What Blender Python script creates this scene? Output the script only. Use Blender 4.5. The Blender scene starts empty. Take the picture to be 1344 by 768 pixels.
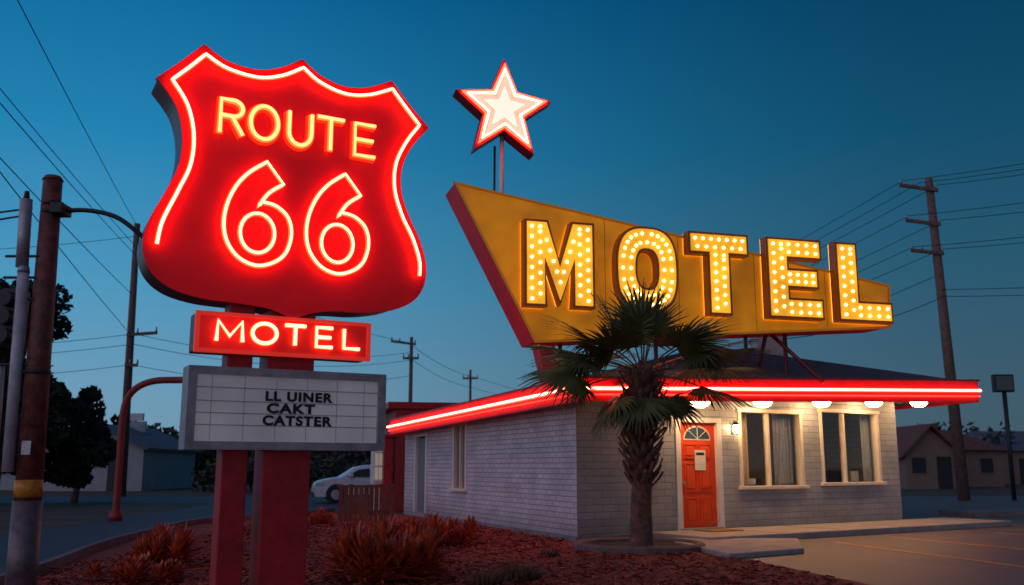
import bpy, bmesh, math, random
from mathutils import Vector, Matrix
random.seed(7)
R=random.random
def U(a,b): return a+(b-a)*R()
scene=bpy.context.scene
COL=scene.collection

# ------------------------------------------------------------ materials
def mat(name,col,rough=.6,metal=0,emi=None,es=0,var=0.0,vs=6.0,bump=0.0,bs=40.0,spec=.5,obj=False,detail=4):
    m=bpy.data.materials.new(name);m.use_nodes=True
    nt=m.node_tree;N=nt.nodes;L=nt.links
    b=N['Principled BSDF']
    b.inputs['Base Color'].default_value=(*col,1)
    b.inputs['Roughness'].default_value=rough
    b.inputs['Metallic'].default_value=metal
    b.inputs['Specular IOR Level'].default_value=spec
    tc=N.new('ShaderNodeTexCoord')
    src=tc.outputs['Object']
    if var>0:
        n=N.new('ShaderNodeTexNoise');n.inputs['Scale'].default_value=vs;n.inputs['Detail'].default_value=detail
        n.inputs['Roughness'].default_value=.65
        L.new(src,n.inputs['Vector'])
        r=N.new('ShaderNodeValToRGB')
        r.color_ramp.elements[0].position=.3;r.color_ramp.elements[1].position=.7
        lo=[max(0,c*(1-var)) for c in col];hi=[min(1,c*(1+var)) for c in col]
        r.color_ramp.elements[0].color=(*lo,1);r.color_ramp.elements[1].color=(*hi,1)
        L.new(n.outputs['Fac'],r.inputs['Fac']);L.new(r.outputs['Color'],b.inputs['Base Color'])
        rr=N.new('ShaderNodeMapRange');rr.inputs['To Min'].default_value=max(.05,rough-.12);rr.inputs['To Max'].default_value=min(1,rough+.15)
        L.new(n.outputs['Fac'],rr.inputs['Value']);L.new(rr.outputs['Result'],b.inputs['Roughness'])
    if bump>0:
        n2=N.new('ShaderNodeTexNoise');n2.inputs['Scale'].default_value=bs;n2.inputs['Detail'].default_value=6
        L.new(src,n2.inputs['Vector'])
        bp=N.new('ShaderNodeBump');bp.inputs['Strength'].default_value=bump;bp.inputs['Distance'].default_value=.02
        L.new(n2.outputs['Fac'],bp.inputs['Height']);L.new(bp.outputs['Normal'],b.inputs['Normal'])
    if emi:
        b.inputs['Emission Color'].default_value=(*emi,1)
        b.inputs['Emission Strength'].default_value=es
        if var>0:
            n3=N.new('ShaderNodeTexNoise');n3.inputs['Scale'].default_value=1.3;n3.inputs['Detail'].default_value=2
            L.new(src,n3.inputs['Vector'])
            mr=N.new('ShaderNodeMapRange');mr.inputs['From Min'].default_value=.3;mr.inputs['From Max'].default_value=.7
            mr.inputs['To Min'].default_value=es*.65;mr.inputs['To Max'].default_value=es*1.3
            L.new(n3.outputs['Fac'],mr.inputs['Value']);L.new(mr.outputs['Result'],b.inputs['Emission Strength'])
    return m
def emis(name,col,s):
    m=bpy.data.materials.new(name);m.use_nodes=True
    nt=m.node_tree;nt.nodes.clear()
    e=nt.nodes.new('ShaderNodeEmission');o=nt.nodes.new('ShaderNodeOutputMaterial')
    e.inputs['Color'].default_value=(*col,1);e.inputs['Strength'].default_value=s
    nt.links.new(e.outputs[0],o.inputs[0]);return m
def brickmat(name,c1,c2,mortar,bw=.40,bh=.135):
    m=bpy.data.materials.new(name);m.use_nodes=True
    nt=m.node_tree;N=nt.nodes;L=nt.links;b=N['Principled BSDF'];b.inputs['Roughness'].default_value=.6
    uv=N.new('ShaderNodeUVMap')
    nz=N.new('ShaderNodeTexNoise');nz.inputs['Scale'].default_value=5;L.new(uv.outputs[0],nz.inputs['Vector'])
    sub=N.new('ShaderNodeVectorMath');sub.operation='MULTIPLY_ADD'
    sub.inputs[1].default_value=(.012,.012,0);L.new(nz.outputs['Color'],sub.inputs[0]);L.new(uv.outputs[0],sub.inputs[2])
    t=N.new('ShaderNodeTexBrick');L.new(sub.outputs[0],t.inputs['Vector'])
    t.inputs['Scale'].default_value=1;t.inputs['Brick Width'].default_value=bw;t.inputs['Row Height'].default_value=bh
    t.inputs['Mortar Size'].default_value=.010;t.inputs['Mortar Smooth'].default_value=.5;t.inputs['Bias'].default_value=0
    t.inputs['Color1'].default_value=(*c1,1);t.inputs['Color2'].default_value=(*c2,1);t.inputs['Mortar'].default_value=(*mortar,1)
    n=N.new('ShaderNodeTexNoise');n.inputs['Scale'].default_value=1.4;n.inputs['Detail'].default_value=6;L.new(uv.outputs[0],n.inputs['Vector'])
    mr=N.new('ShaderNodeMapRange');mr.inputs['From Min'].default_value=.3;mr.inputs['From Max'].default_value=.7;mr.inputs['To Min'].default_value=.78;mr.inputs['To Max'].default_value=1.08
    L.new(n.outputs['Fac'],mr.inputs['Value'])
    # darker towards the ground
    sx=N.new('ShaderNodeSeparateXYZ');L.new(uv.outputs[0],sx.inputs[0])
    gr=N.new('ShaderNodeMapRange');gr.inputs['From Min'].default_value=0;gr.inputs['From Max'].default_value=.55;gr.inputs['To Min'].default_value=.62;gr.inputs['To Max'].default_value=1
    L.new(sx.outputs['Y'],gr.inputs['Value'])
    mg=N.new('ShaderNodeMath');mg.operation='MULTIPLY';L.new(mr.outputs[0],mg.inputs[0]);L.new(gr.outputs[0],mg.inputs[1])
    mx=N.new('ShaderNodeVectorMath');mx.operation='SCALE';L.new(t.outputs['Color'],mx.inputs[0]);L.new(mg.outputs[0],mx.inputs['Scale'])
    L.new(mx.outputs[0],b.inputs['Base Color'])
    n2=N.new('ShaderNodeTexNoise');n2.inputs['Scale'].default_value=45;n2.inputs['Detail'].default_value=5;L.new(uv.outputs[0],n2.inputs['Vector'])
    ad=N.new('ShaderNodeMath');ad.operation='MULTIPLY_ADD';ad.inputs[1].default_value=-1.0
    L.new(t.outputs['Fac'],ad.inputs[0])
    m2=N.new('ShaderNodeMath');m2.operation='MULTIPLY';m2.inputs[1].default_value=.5;L.new(n2.outputs['Fac'],m2.inputs[0]);L.new(m2.outputs[0],ad.inputs[2])
    bp=N.new('ShaderNodeBump');bp.inputs['Strength'].default_value=.8;bp.inputs['Distance'].default_value=.015
    L.new(ad.outputs[0],bp.inputs['Height']);L.new(bp.outputs['Normal'],b.inputs['Normal'])
    return m

# ------------------------------------------------------------ mesh helpers
def root(name):
    e=bpy.data.objects.new(name,None);e.empty_display_size=.2;COL.objects.link(e);return e
def mobj(name,verts,faces,mats,parent=None,mi=None,uvs=None,smooth=False,bev=0,recalc=True):
    me=bpy.data.meshes.new(name);me.from_pydata([tuple(v) for v in verts],[],faces)
    if not isinstance(mats,(list,tuple)): mats=[mats]
    for m in mats: me.materials.append(m)
    if mi:
        for p,i in zip(me.polygons,mi): p.material_index=i
    if uvs:
        l=me.uv_layers.new(name='UVMap')
        for i,uv in enumerate(uvs): l.data[i].uv=uv
    if recalc:
        bm=bmesh.new();bm.from_mesh(me);bmesh.ops.recalc_face_normals(bm,faces=bm.faces);bm.to_mesh(me);bm.free()
    if smooth:
        for p in me.polygons: p.use_smooth=True
    o=bpy.data.objects.new(name,me);COL.objects.link(o)
    if parent: o.parent=parent
    if bev:
        b=o.modifiers.new('bev','BEVEL');b.width=bev;b.segments=2;b.limit_method='ANGLE'
    return o
class Fr:
    def __init__(s,o,u,n):
        l=math.hypot(*u);s.o=o;s.u=(u[0]/l,u[1]/l);l=math.hypot(*n);s.n=(n[0]/l,n[1]/l)
    def p(s,a,z,d=0): return (s.o[0]+s.u[0]*a+s.n[0]*d, s.o[1]+s.u[1]*a+s.n[1]*d, z)
W=Fr((0,0),(1,0),(0,-1))
def prism(name,fr,poly,d0,d1,m,parent=None,mside=None,bev=0):
    n=len(poly)
    v=[fr.p(a,z,d1) for a,z in poly]+[fr.p(a,z,d0) for a,z in poly]
    f=[list(range(n)),list(range(2*n-1,n-1,-1))];mi=[0,1 if mside else 0]
    for i in range(n):
        j=(i+1)%n;f.append([i,n+i,n+j,j]);mi.append(1 if mside else 0)
    return mobj(name,v,f,[m]+([mside] if mside else []),parent,mi=mi,bev=bev)
def fbox(name,fr,s0,s1,z0,z1,d0,d1,m,parent=None,bev=0,mside=None):
    return prism(name,fr,[(s0,z0),(s1,z0),(s1,z1),(s0,z1)],d0,d1,m,parent,mside,bev)
def wbox(name,x0,x1,y0,y1,z0,z1,m,parent=None,bev=0):
    return fbox(name,W,x0,x1,z0,z1,-y0,-y1,m,parent,bev)
def ringprism(name,fr,outer,inner,d0,d1,m,parent=None,mside=None):
    n=len(outer);v=[]
    for d in (d1,d0):
        v+=[fr.p(a,z,d) for a,z in outer];v+=[fr.p(a,z,d) for a,z in inner]
    f=[];mi=[]
    for i in range(n):
        j=(i+1)%n
        f.append([i,j,n+j,n+i]);mi.append(0)
        f.append([2*n+i,2*n+j,3*n+j,3*n+i]);mi.append(1 if mside else 0)
        f.append([i,j,2*n+j,2*n+i]);mi.append(1 if mside else 0)
        f.append([n+i,n+j,3*n+j,3*n+i]);mi.append(1 if mside else 0)
    return mobj(name,v,f,[m]+([mside] if mside else []),parent,mi=mi)
def sheet(name,pts,z,m,parent=None):
    return mobj(name,[(x,y,z) for x,y in pts],[list(range(len(pts)))],m,parent)
def slab(name,pts,z0,z1,m,parent=None,bev=0):
    n=len(pts);v=[(x,y,z1) for x,y in pts]+[(x,y,z0) for x,y in pts]
    f=[list(range(n)),list(range(2*n-1,n-1,-1))]+[[i,n+i,n+(i+1)%n,(i+1)%n] for i in range(n)]
    return mobj(name,v,f,m,parent,bev=bev)
def tubes(name,lines,r,m,parent=None,closed=False,res=2):
    c=bpy.data.curves.new(name,'CURVE');c.dimensions='3D';c.bevel_depth=r;c.bevel_resolution=res;c.use_fill_caps=True
    for ln in lines:
        cl=closed
        if isinstance(ln,tuple) and ln[0]=='c': cl=True;ln=ln[1]
        s=c.splines.new('POLY');s.points.add(len(ln)-1)
        for p,q in zip(s.points,ln): p.co=(*q,1)
        s.use_cyclic_u=cl
    c.materials.append(m)
    o=bpy.data.objects.new(name,c);COL.objects.link(o)
    if parent:o.parent=parent
    return o
def catmull(pts,k=6,closed=False):
    out=[];n=len(pts)
    rng=range(n) if closed else range(n-1)
    for i in rng:
        if closed: p0,p1,p2,p3=pts[(i-1)%n],pts[i],pts[(i+1)%n],pts[(i+2)%n]
        else: p0,p1,p2,p3=pts[max(i-1,0)],pts[i],pts[i+1],pts[min(i+2,n-1)]
        for j in range(k):
            t=j/k
            out.append(tuple(.5*((2*b)+(-a+c)*t+(2*a-5*b+4*c-d)*t*t+(-a+3*b-3*c+d)*t**3) for a,b,c,d in zip(p0,p1,p2,p3)))
    if not closed: out.append(tuple(pts[-1]))
    return out
def smoothsegs(segs,k=6):
    out=[]
    for s in segs:
        c=catmull(s,k);out+=c if not out else c[1:]
    return out
def cyl(name,p0,p1,r0,r1,m,parent=None,seg=20,smooth=True):
    p0=Vector(p0);p1=Vector(p1);ax=(p1-p0).normalized()
    a=ax.orthogonal().normalized();b=ax.cross(a)
    v=[];f=[]
    for p,r in ((p0,r0),(p1,r1)):
        for i in range(seg):
            t=2*math.pi*i/seg;v.append(p+a*math.cos(t)*r+b*math.sin(t)*r)
    for i in range(seg): f.append([i,(i+1)%seg,seg+(i+1)%seg,seg+i])
    f.append(list(range(seg)));f.append(list(range(seg,2*seg)))
    o=mobj(name,v,f,m,parent)
    if smooth:
        for p in o.data.polygons:
            if len(p.vertices)==4:p.use_smooth=True
    return o
def area(p): return .5*sum(p[i][0]*p[(i+1)%len(p)][1]-p[(i+1)%len(p)][0]*p[i][1] for i in range(len(p)))
def offset(poly,d):
    n=len(poly);sg=1 if area(poly)>0 else -1;out=[]
    for i in range(n):
        a,b,c=poly[i-1],poly[i],poly[(i+1)%n]
        e1=Vector((b[0]-a[0],b[1]-a[1])).normalized();e2=Vector((c[0]-b[0],c[1]-b[1])).normalized()
        n1=Vector((e1.y,-e1.x))*sg;n2=Vector((e2.y,-e2.x))*sg
        k=1+n1.dot(n2)
        m=(n1+n2)/max(k,.35)
        out.append((b[0]+m.x*d,b[1]+m.y*d))
    return out

# ------------------------------------------------------------ palette
M_red_side=mat('sign_red_side',(.20,.022,.028),.38,var=.35,vs=3)
M_shield=mat('shield_red_panel',(.62,.008,.012),.40,emi=(1,.003,.012),es=.13,var=.14,vs=2)
M_redpaint=mat('red_paint',(.44,.018,.022),.45,var=.3,vs=5,bump=.15)
M_core=emis('neon_core_orange',(1,.42,.17),5)
M_halo=emis('neon_halo_red',(1,.034,.010),11)  # fatter red tube imitating the halo round each neon core
M_corew=emis('neon_core_pink',(1,.45,.25),6)
M_steel=mat('galvanised_steel',(.42,.42,.44),.45,.5,var=.3,vs=8)
M_dark=mat('dark_metal',(.03,.03,.035),.5,.3,var=.3)
M_black=mat('black_letter',(.01,.01,.012),.4)
M_white=mat('white_paint',(.78,.75,.70),.5,var=.1,vs=4,bump=.1)
M_rust=mat('rusty_pole_paint',(.17,.050,.038),.5,var=.65,vs=9,bump=.5,bs=60)
M_wood=mat('weathered_wood_pole',(.17,.10,.075),.85,var=.4,vs=6,bump=.6,bs=25)
M_wire=mat('wire_rubber',(.012,.012,.015),.6)

# ------------------------------------------------------------ world / sky
w=bpy.data.worlds.new('World');scene.world=w;w.use_nodes=True
nt=w.node_tree;N=nt.nodes;L=nt.links;N.clear()
out=N.new('ShaderNodeOutputWorld');bg=N.new('ShaderNodeBackground');L.new(bg.outputs[0],out.inputs[0])
tc=N.new('ShaderNodeTexCoord');sp=N.new('ShaderNodeSeparateXYZ');L.new(tc.outputs['Generated'],sp.inputs[0])
rp=N.new('ShaderNodeValToRGB');L.new(sp.outputs['Z'],rp.inputs['Fac'])
E=rp.color_ramp.elements
E[0].position=0;E[0].color=(.16,.28,.37,1)
E[1].position=1;E[1].color=(.003,.045,.15,1)
for p,c in ((.07,(.135,.29,.42)),(.18,(.065,.27,.45)),(.32,(.015,.20,.40)),(.47,(.003,.118,.29))):
    e=E.new(p);e.color=(*c,1)
mx=N.new('ShaderNodeMapRange');mx.inputs['From Min'].default_value=-.45;mx.inputs['From Max'].default_value=.5
mx.inputs['To Min'].default_value=1.12;mx.inputs['To Max'].default_value=.36;mx.interpolation_type='SMOOTHSTEP'
L.new(sp.outputs['X'],mx.inputs['Value'])
nz=N.new('ShaderNodeTexNoise');nz.inputs['Scale'].default_value=2.2;nz.inputs['Detail'].default_value=3;L.new(tc.outputs['Generated'],nz.inputs['Vector'])
nm=N.new('ShaderNodeMapRange');nm.inputs['To Min'].default_value=.94;nm.inputs['To Max'].default_value=1.06;L.new(nz.outputs['Fac'],nm.inputs['Value'])
mm=N.new('ShaderNodeMath');mm.operation='MULTIPLY';L.new(mx.outputs[0],mm.inputs[0]);L.new(nm.outputs[0],mm.inputs[1])
sc=N.new('ShaderNodeVectorMath');sc.operation='SCALE';L.new(rp.outputs[0],sc.inputs[0]);L.new(mm.outputs[0],sc.inputs['Scale'])
# warm glow added to the unseen sky behind the camera, lighting facing surfaces
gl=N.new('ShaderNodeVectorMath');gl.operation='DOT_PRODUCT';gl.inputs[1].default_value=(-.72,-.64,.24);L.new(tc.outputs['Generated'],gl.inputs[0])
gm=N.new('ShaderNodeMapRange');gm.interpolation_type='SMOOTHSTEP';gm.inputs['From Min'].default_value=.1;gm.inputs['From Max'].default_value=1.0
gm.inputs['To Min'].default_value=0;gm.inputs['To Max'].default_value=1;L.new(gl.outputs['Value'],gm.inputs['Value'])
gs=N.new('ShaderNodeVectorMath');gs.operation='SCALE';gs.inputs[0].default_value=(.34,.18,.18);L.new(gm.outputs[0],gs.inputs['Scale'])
sky=N.new('ShaderNodeTexSky');sky.sky_type='NISHITA';sky.sun_disc=False;sky.sun_elevation=math.radians(0.5);sky.sun_rotation=math.radians(228)
s2=N.new('ShaderNodeVectorMath');s2.operation='MULTIPLY';s2.inputs[1].default_value=(.0006,.0014,.0025);L.new(sky.outputs[0],s2.inputs[0])
ad=N.new('ShaderNodeVectorMath');ad.operation='ADD';L.new(sc.outputs[0],ad.inputs[0]);L.new(s2.outputs[0],ad.inputs[1])
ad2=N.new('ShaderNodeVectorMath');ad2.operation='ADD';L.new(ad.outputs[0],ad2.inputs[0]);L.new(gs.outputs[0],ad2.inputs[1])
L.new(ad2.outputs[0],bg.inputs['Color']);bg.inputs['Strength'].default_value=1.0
sun=bpy.data.lights.new('dusk_sun','SUN');sun.energy=.06;sun.angle=math.radians(30);sun.color=(1,.8,.75)
so=bpy.data.objects.new('dusk_sun',sun);COL.objects.link(so);so.rotation_euler=(math.radians(74),0,math.radians(-50))
scene.view_settings.view_transform='Standard';scene.view_settings.look='None';scene.view_settings.exposure=0;scene.view_settings.gamma=1

# ------------------------------------------------------------ camera
cam=bpy.data.cameras.new('camera');co=bpy.data.objects.new('camera',cam);COL.objects.link(co)
co.location=(0,0,1.4);co.rotation_euler=(math.radians(100.5),0,0)
cam.lens=32.95;cam.sensor_width=36;cam.clip_end=5000;cam.clip_start=.1
cam.dof.use_dof=True;cam.dof.focus_distance=13;cam.dof.aperture_fstop=1.4
scene.camera=co

# ------------------------------------------------------------ ground
M_ground=mat('dry_grass_ground',(.075,.055,.032),.95,var=.5,vs=.6,bump=.6,bs=8,detail=8)
M_asph=mat('asphalt',(.055,.057,.062),.7,var=.35,vs=1.5,bump=.35,bs=90,detail=8)
M_lot=mat('parking_asphalt',(.14,.108,.09),.5,var=.45,vs=.9,bump=.3,bs=90,detail=8)
M_mulch=mat('red_mulch',(.30,.045,.022),.95,var=.75,vs=22,bump=1.0,bs=45,detail=10)
M_conc=mat('concrete',(.38,.34,.30),.75,var=.25,vs=3,bump=.25,bs=60,detail=8)
M_line=mat('orange_line_paint',(.85,.32,.03),.6,var=.35,vs=14)
sheet('ground',[(-1500,-60),(1500,-60),(1500,2500),(-1500,2500)],0,M_ground)
road=root('road')
sheet('road_asphalt',[(-5.2,-10),(-6.3,12.5),(-7.52,19.4),(-7.85,23.1),(-6.8,25.7),(-5.6,30),(-4.5,60),(-3,140),(-8,140),(-10.5,60),(-10.6,45),(-40,44),(-40,36),(-11.5,37),(-10.8,30),(-10.3,19.4),(-9,10),(-8,-10)],.004,M_asph,road)
kp=catmull([(-5.0,4),(-5.7,8.5),(-6.16,12.54),(-7.0,16.5),(-7.38,19.4),(-7.7,23.1),(-7.3,24.9),(-6.3,26.2),(-5.5,29.9)],8)
kv=[];kf=[]
for i,(x,y) in enumerate(kp):
    a=kp[max(i-1,0)];b=kp[min(i+1,len(kp)-1)];t=Vector((b[0]-a[0],b[1]-a[1])).normalized();nn=Vector((-t.y,t.x))
    for o_,z_ in ((.14,0),(.12,.13),(0,.13),(0,0)): kv.append((x+nn.x*o_,y+nn.y*o_,z_))
    if i:
        q=4*i
        for j in range(3): kf.append([q-4+j,q-3+j,q+1+j,q+j])
mobj('road_kerb',kv,kf,mat('kerb_concrete',(.16,.13,.13),.8,var=.4,vs=4,bump=.3),road)
lot=root('parking_lot')
sheet('lot_surface',[(3.3,15.6),(3.47,15.35),(4.27,11.67),(6.2,3),(8,-10),(90,-10),(90,50),(14,45),(9.6,23.6),(3,18)],.004,M_lot,lot)
def stripe(nm,a,b,wd,par,z=.009):
    a=Vector(a);b=Vector(b);t=(b-a).normalized();n_=Vector((-t.y,t.x))*wd/2
    sheet(nm,[tuple(a+n_),tuple(b+n_),tuple(b-n_),tuple(a-n_)],z,M_line,par)
stripe('bay_line_1',(6.02,18.07),(7.6,12.2),.12,lot)
stripe('bay_line_2',(7.62,19.4),(9.9,13.3),.12,lot)
stripe('bay_line_3',(10.3,20.6),(13.2,14.9),.12,lot)
stripe('lot_edge_line',(14,30),(60,42),.12,lot)
slab('kerb_island',[(13,27),(45,36.5),(44.6,38),(12.6,28.4)],0,.13,mat('kerb_island_concrete',(.2,.18,.17),.8,var=.3,vs=3),lot)
mulch_pts=[(x,y) for x,y in kp]+[(-3.16,28.3),(1.3,18.1),(3.0,17.9),(3.19,16.02),(3.47,15.35),(4.27,11.67),(5.6,5),(5,2),(-4.8,2)]
sheet('mulch_bed',mulch_pts,.008,M_mulch)
cv=[];cf=[]
for i in range(14000):
    y=11+ (R()**1.3)*13;x=U(-6.2,4) if y<16 else U(-7,1)
    if y>12.5 and x<-6.3: continue
    if y>18 and x>1.2-(y-18)*.42: continue
    if y>15 and x>3: continue
    if y<15.5 and x>4.1-(y-11.7)*.22:continue
    s=U(.01,.035);a=U(0,6.28);l=s*U(1,2.5);z=U(.012,.04)
    dx,dy=math.cos(a)*l,math.sin(a)*l;ex,ey=-math.sin(a)*s*.5,math.cos(a)*s*.5;t=U(-.03,.03)
    b=len(cv);cv+=[(x-dx-ex,y-dy-ey,z),(x+dx-ex,y+dy-ey,z+t),(x+dx+ex,y+dy+ey,z+t+.015),(x-dx+ex,y-dy+ey,z+.015)];cf.append([b,b+1,b+2,b+3])
mobj('mulch_chips',cv,cf,mat('mulch_chip',(.32,.055,.03),.9,var=.85,vs=5),None,recalc=False)

# ------------------------------------------------------------ motel building
FW=Fr((1.223,18.06),(.8405,.5418),(.5418,-.8405))
LW=Fr((1.223,18.06),(-.389,.921),(-.921,-.389))
c1=FW.p(9.84,0);RW=Fr((c1[0],c1[1]),(-.389,.921),(.921,.389))
c3=LW.p(11.4,0);BW=Fr((c3[0],c3[1]),(.8405,.5418),(-.5418,.8405))
B=root('motel_office_building')
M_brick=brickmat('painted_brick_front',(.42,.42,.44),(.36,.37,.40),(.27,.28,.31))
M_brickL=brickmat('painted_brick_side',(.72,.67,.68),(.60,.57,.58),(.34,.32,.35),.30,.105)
def wall(name,fr,Lh,zt,ops,m,th=.22):
    ss=sorted({0,Lh}|{o[0] for o in ops}|{o[1] for o in ops})
    zs=sorted({0,.0}|{o[2] for o in ops}|{o[3] for o in ops})+[None]
    v=[];f=[];uv=[]
    def q(pts,uvp):
        b=len(v);v.extend(pts);f.append([b,b+1,b+2,b+3]);uv.extend(uvp)
    for i in range(len(ss)-1):
        a,b=ss[i],ss[i+1]
        for j in range(len(zs)-1):
            z0=zs[j];z1=zs[j+1]
            cm=(a+b)/2;cz=(z0+(z1 if z1 is not None else 9))/2
            if any(o[0]<cm<o[1] and o[2]<cz<o[3] for o in ops): continue
            za=z1 if z1 is not None else zt(a);zb=z1 if z1 is not None else zt(b)
            q([fr.p(a,z0),fr.p(b,z0),fr.p(b,zb),fr.p(a,za)],[(a,z0),(b,z0),(b,zb),(a,za)])
    for o in ops:
        a,b,z0,z1=o
        for (x0,y0,x1,y1) in ((a,z0,b,z0),(b,z0,b,z1),(b,z1,a,z1),(a,z1,a,z0)):
            q([fr.p(x0,y0,0),fr.p(x1,y1,0),fr.p(x1,y1,-th),fr.p(x0,y0,-th)],[(x0,y0),(x1,y1),(x1+th,y1+th),(x0+th,y0+th)])
    return mobj(name,v,f,m,B,uvs=uv,recalc=False)
D=(2.56,3.76,.12,2.30);W1=(4.36,6.36,.98,2.56);W2=(7.0,9.12,1.03,2.64)
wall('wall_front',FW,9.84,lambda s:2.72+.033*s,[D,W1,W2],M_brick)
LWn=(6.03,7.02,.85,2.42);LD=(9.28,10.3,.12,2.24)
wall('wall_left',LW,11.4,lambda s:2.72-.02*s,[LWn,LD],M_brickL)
wall('wall_right',RW,11.4,lambda s:3.03,[],M_brick)
wall('wall_back',BW,9.84,lambda s:2.6,[],M_brick)
M_base=mat('base_course',(.22,.20,.20),.8,var=.4,vs=5,bump=.3)
fbox('base_course_front',FW,0,1.69,0,.10,.001,.02,M_base,B)
fbox('base_course_left',LW,0,9.2,0,.10,.001,.02,M_base,B)
# roof
M_fasc=mat('fascia_red',(.60,.015,.015),.4,emi=(1,.006,.008),es=.10,var=.2,vs=3)  # low emission stands in for the neon's halo on the fascia
M_soff=mat('soffit_paint',(.60,.52,.45),.6,var=.15,vs=2)
M_roof=mat('roof_shingle',(.10,.075,.08),.85,var=.4,vs=4,bump=.7,bs=30)
A=(1.149,16.94);Bc=(11.83,23.82);Dc=(-3.655,28.3);Cc=(7.0,35.2)
bot=[2.56,2.99,2.8,2.33];top=[2.96,3.52,3.3,2.73];P4=[A,Bc,Cc,Dc]
v=[];f=[]
cx=sum(p[0] for p in P4)/4;cy=sum(p[1] for p in P4)/4
def inn(p,d):
    l=math.hypot(p[0]-cx,p[1]-cy);return (p[0]+(cx-p[0])*d/l,p[1]+(cy-p[1])*d/l)
P4i=[inn(p,.22) for p in P4]
for p,b_,t_,pi in zip(P4,bot,top,P4i): v+=[(*p,b_),(*p,t_),(*pi,t_),(*pi,b_)]
for i in range(4):
    j=(i+1)%4
    for k in range(4):
        f.append([4*i+k,4*j+k,4*j+(k+1)%4,4*i+(k+1)%4])
mobj('fascia',v,f,M_fasc,B)
v=[];f=[]
P4o=[inn(p,-.05) for p in P4];P4k=[inn(p,.3) for p in P4]
for p,t_,pi in zip(P4o,top,P4k): v+=[(*p,t_+.003),(*p,t_+.045),(*pi,t_+.045),(*pi,t_+.003)]
for i in range(4):
    j=(i+1)%4
    for k in range(4): f.append([4*i+k,4*j+k,4*j+(k+1)%4,4*i+(k+1)%4])
mobj('drip_cap',v,f,M_red_side,B)
P4s=[inn(p,.1) for p in P4]
mobj('soffit',[(*p,b_+.07) for p,b_ in zip(P4s,bot)],[[0,1,2],[0,2,3]],M_soff,B)
v=[(*p,t_+.02) for p,t_ in zip(P4k,top)]+[(4.9,23.2,4.35),(3.6,28.2,4.1)]
mobj('roof_slopes',v,[[0,1,4],[1,2,5,4],[2,3,5],[3,0,4,5]],M_roof,B)
OF=Fr(A,(Bc[0]-A[0],Bc[1]-A[1]),(.5418,-.8405));OL=Fr(A,(Dc[0]-A[0],Dc[1]-A[1]),(-.921,-.389))
LF=math.hypot(Bc[0]-A[0],Bc[1]-A[1]);LLn=math.hypot(Dc[0]-A[0],Dc[1]-A[1])
M_fn=emis('fascia_neon_core',(1,.36,.26),8)
def zF(s,k): return (2.56+(2.99-2.56)*s/LF)*(1-k)+(2.96+(3.52-2.96)*s/LF)*k
def zL(s,k): return (2.56+(2.33-2.56)*s/LLn)*(1-k)+(2.96+(2.73-2.96)*s/LLn)*k
def fl(k,d):
    return [[OF.p(.05,zF(.05,k),d),OF.p(LF-.05,zF(LF-.05,k),d)],[OL.p(.05,zL(.05,k),d),OL.p(LLn-.05,zL(LLn-.05,k),d)]]
tubes('fascia_neon',fl(.55,.095),.022,M_fn,B)
tubes('fascia_neon_glass',fl(.55,.065),.042,emis('fascia_neon_glass',(1,.04,.02),10),B)  # wider red tube imitates the strip's halo
tubes('fascia_neon_red',fl(.28,.05),.018,emis('fascia_neon_red',(1,.03,.02),4),B)
M_glass=bpy.data.materials.new('window_glass');M_glass.use_nodes=True
nt=M_glass.node_tree;nt.nodes.clear();o_=nt.nodes.new('ShaderNodeOutputMaterial');t_=nt.nodes.new('ShaderNodeBsdfTransparent');g_=nt.nodes.new('ShaderNodeBsdfGlossy');m_=nt.nodes.new('ShaderNodeMixShader')
g_.inputs['Roughness'].default_value=.03;m_.inputs[0].default_value=.18;t_.inputs['Color'].default_value=(.85,.88,.9,1)
nt.links.new(t_.outputs[0],m_.inputs[1]);nt.links.new(g_.outputs[0],m_.inputs[2]);nt.links.new(m_.outputs[0],o_.inputs[0])
M_frame=mat('window_frame_cream',(.80,.70,.56),.45,var=.08)
def window(nm,fr,o,mull,ft=.07):
    a,b,z0,z1=o
    fbox(nm+'_jamb_l',fr,a-.02,a+ft,z0,z1,-.12,.03,M_frame,B,bev=.006)
    fbox(nm+'_jamb_r',fr,b-ft,b+.02,z0,z1,-.12,.03,M_frame,B,bev=.006)
    fbox(nm+'_head',fr,a-.06,b+.06,z1-.003,z1+.08,-.12,.045,M_frame,B,bev=.006)
    fbox(nm+'_sill',fr,a-.08,b+.08,z0-.07,z0+.003,-.14,.10,M_frame,B,bev=.01)
    for k,mf in enumerate(mull):
        s=a+(b-a)*mf;fbox(nm+'_mullion_%d'%k,fr,s-.03,s+.03,z0+.003,z1-.003,-.1,.01,M_frame,B,bev=.005)
    mobj(nm+'_glass',[fr.p(a,z0,-.06),fr.p(b,z0,-.06),fr.p(b,z1,-.06),fr.p(a,z1,-.06)],[[0,1,2,3]],M_glass,B)
window('window_1',FW,W1,(.46,));window('window_2',FW,W2,(.40,));window('window_side',LW,LWn,(.5,),.09)
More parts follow.
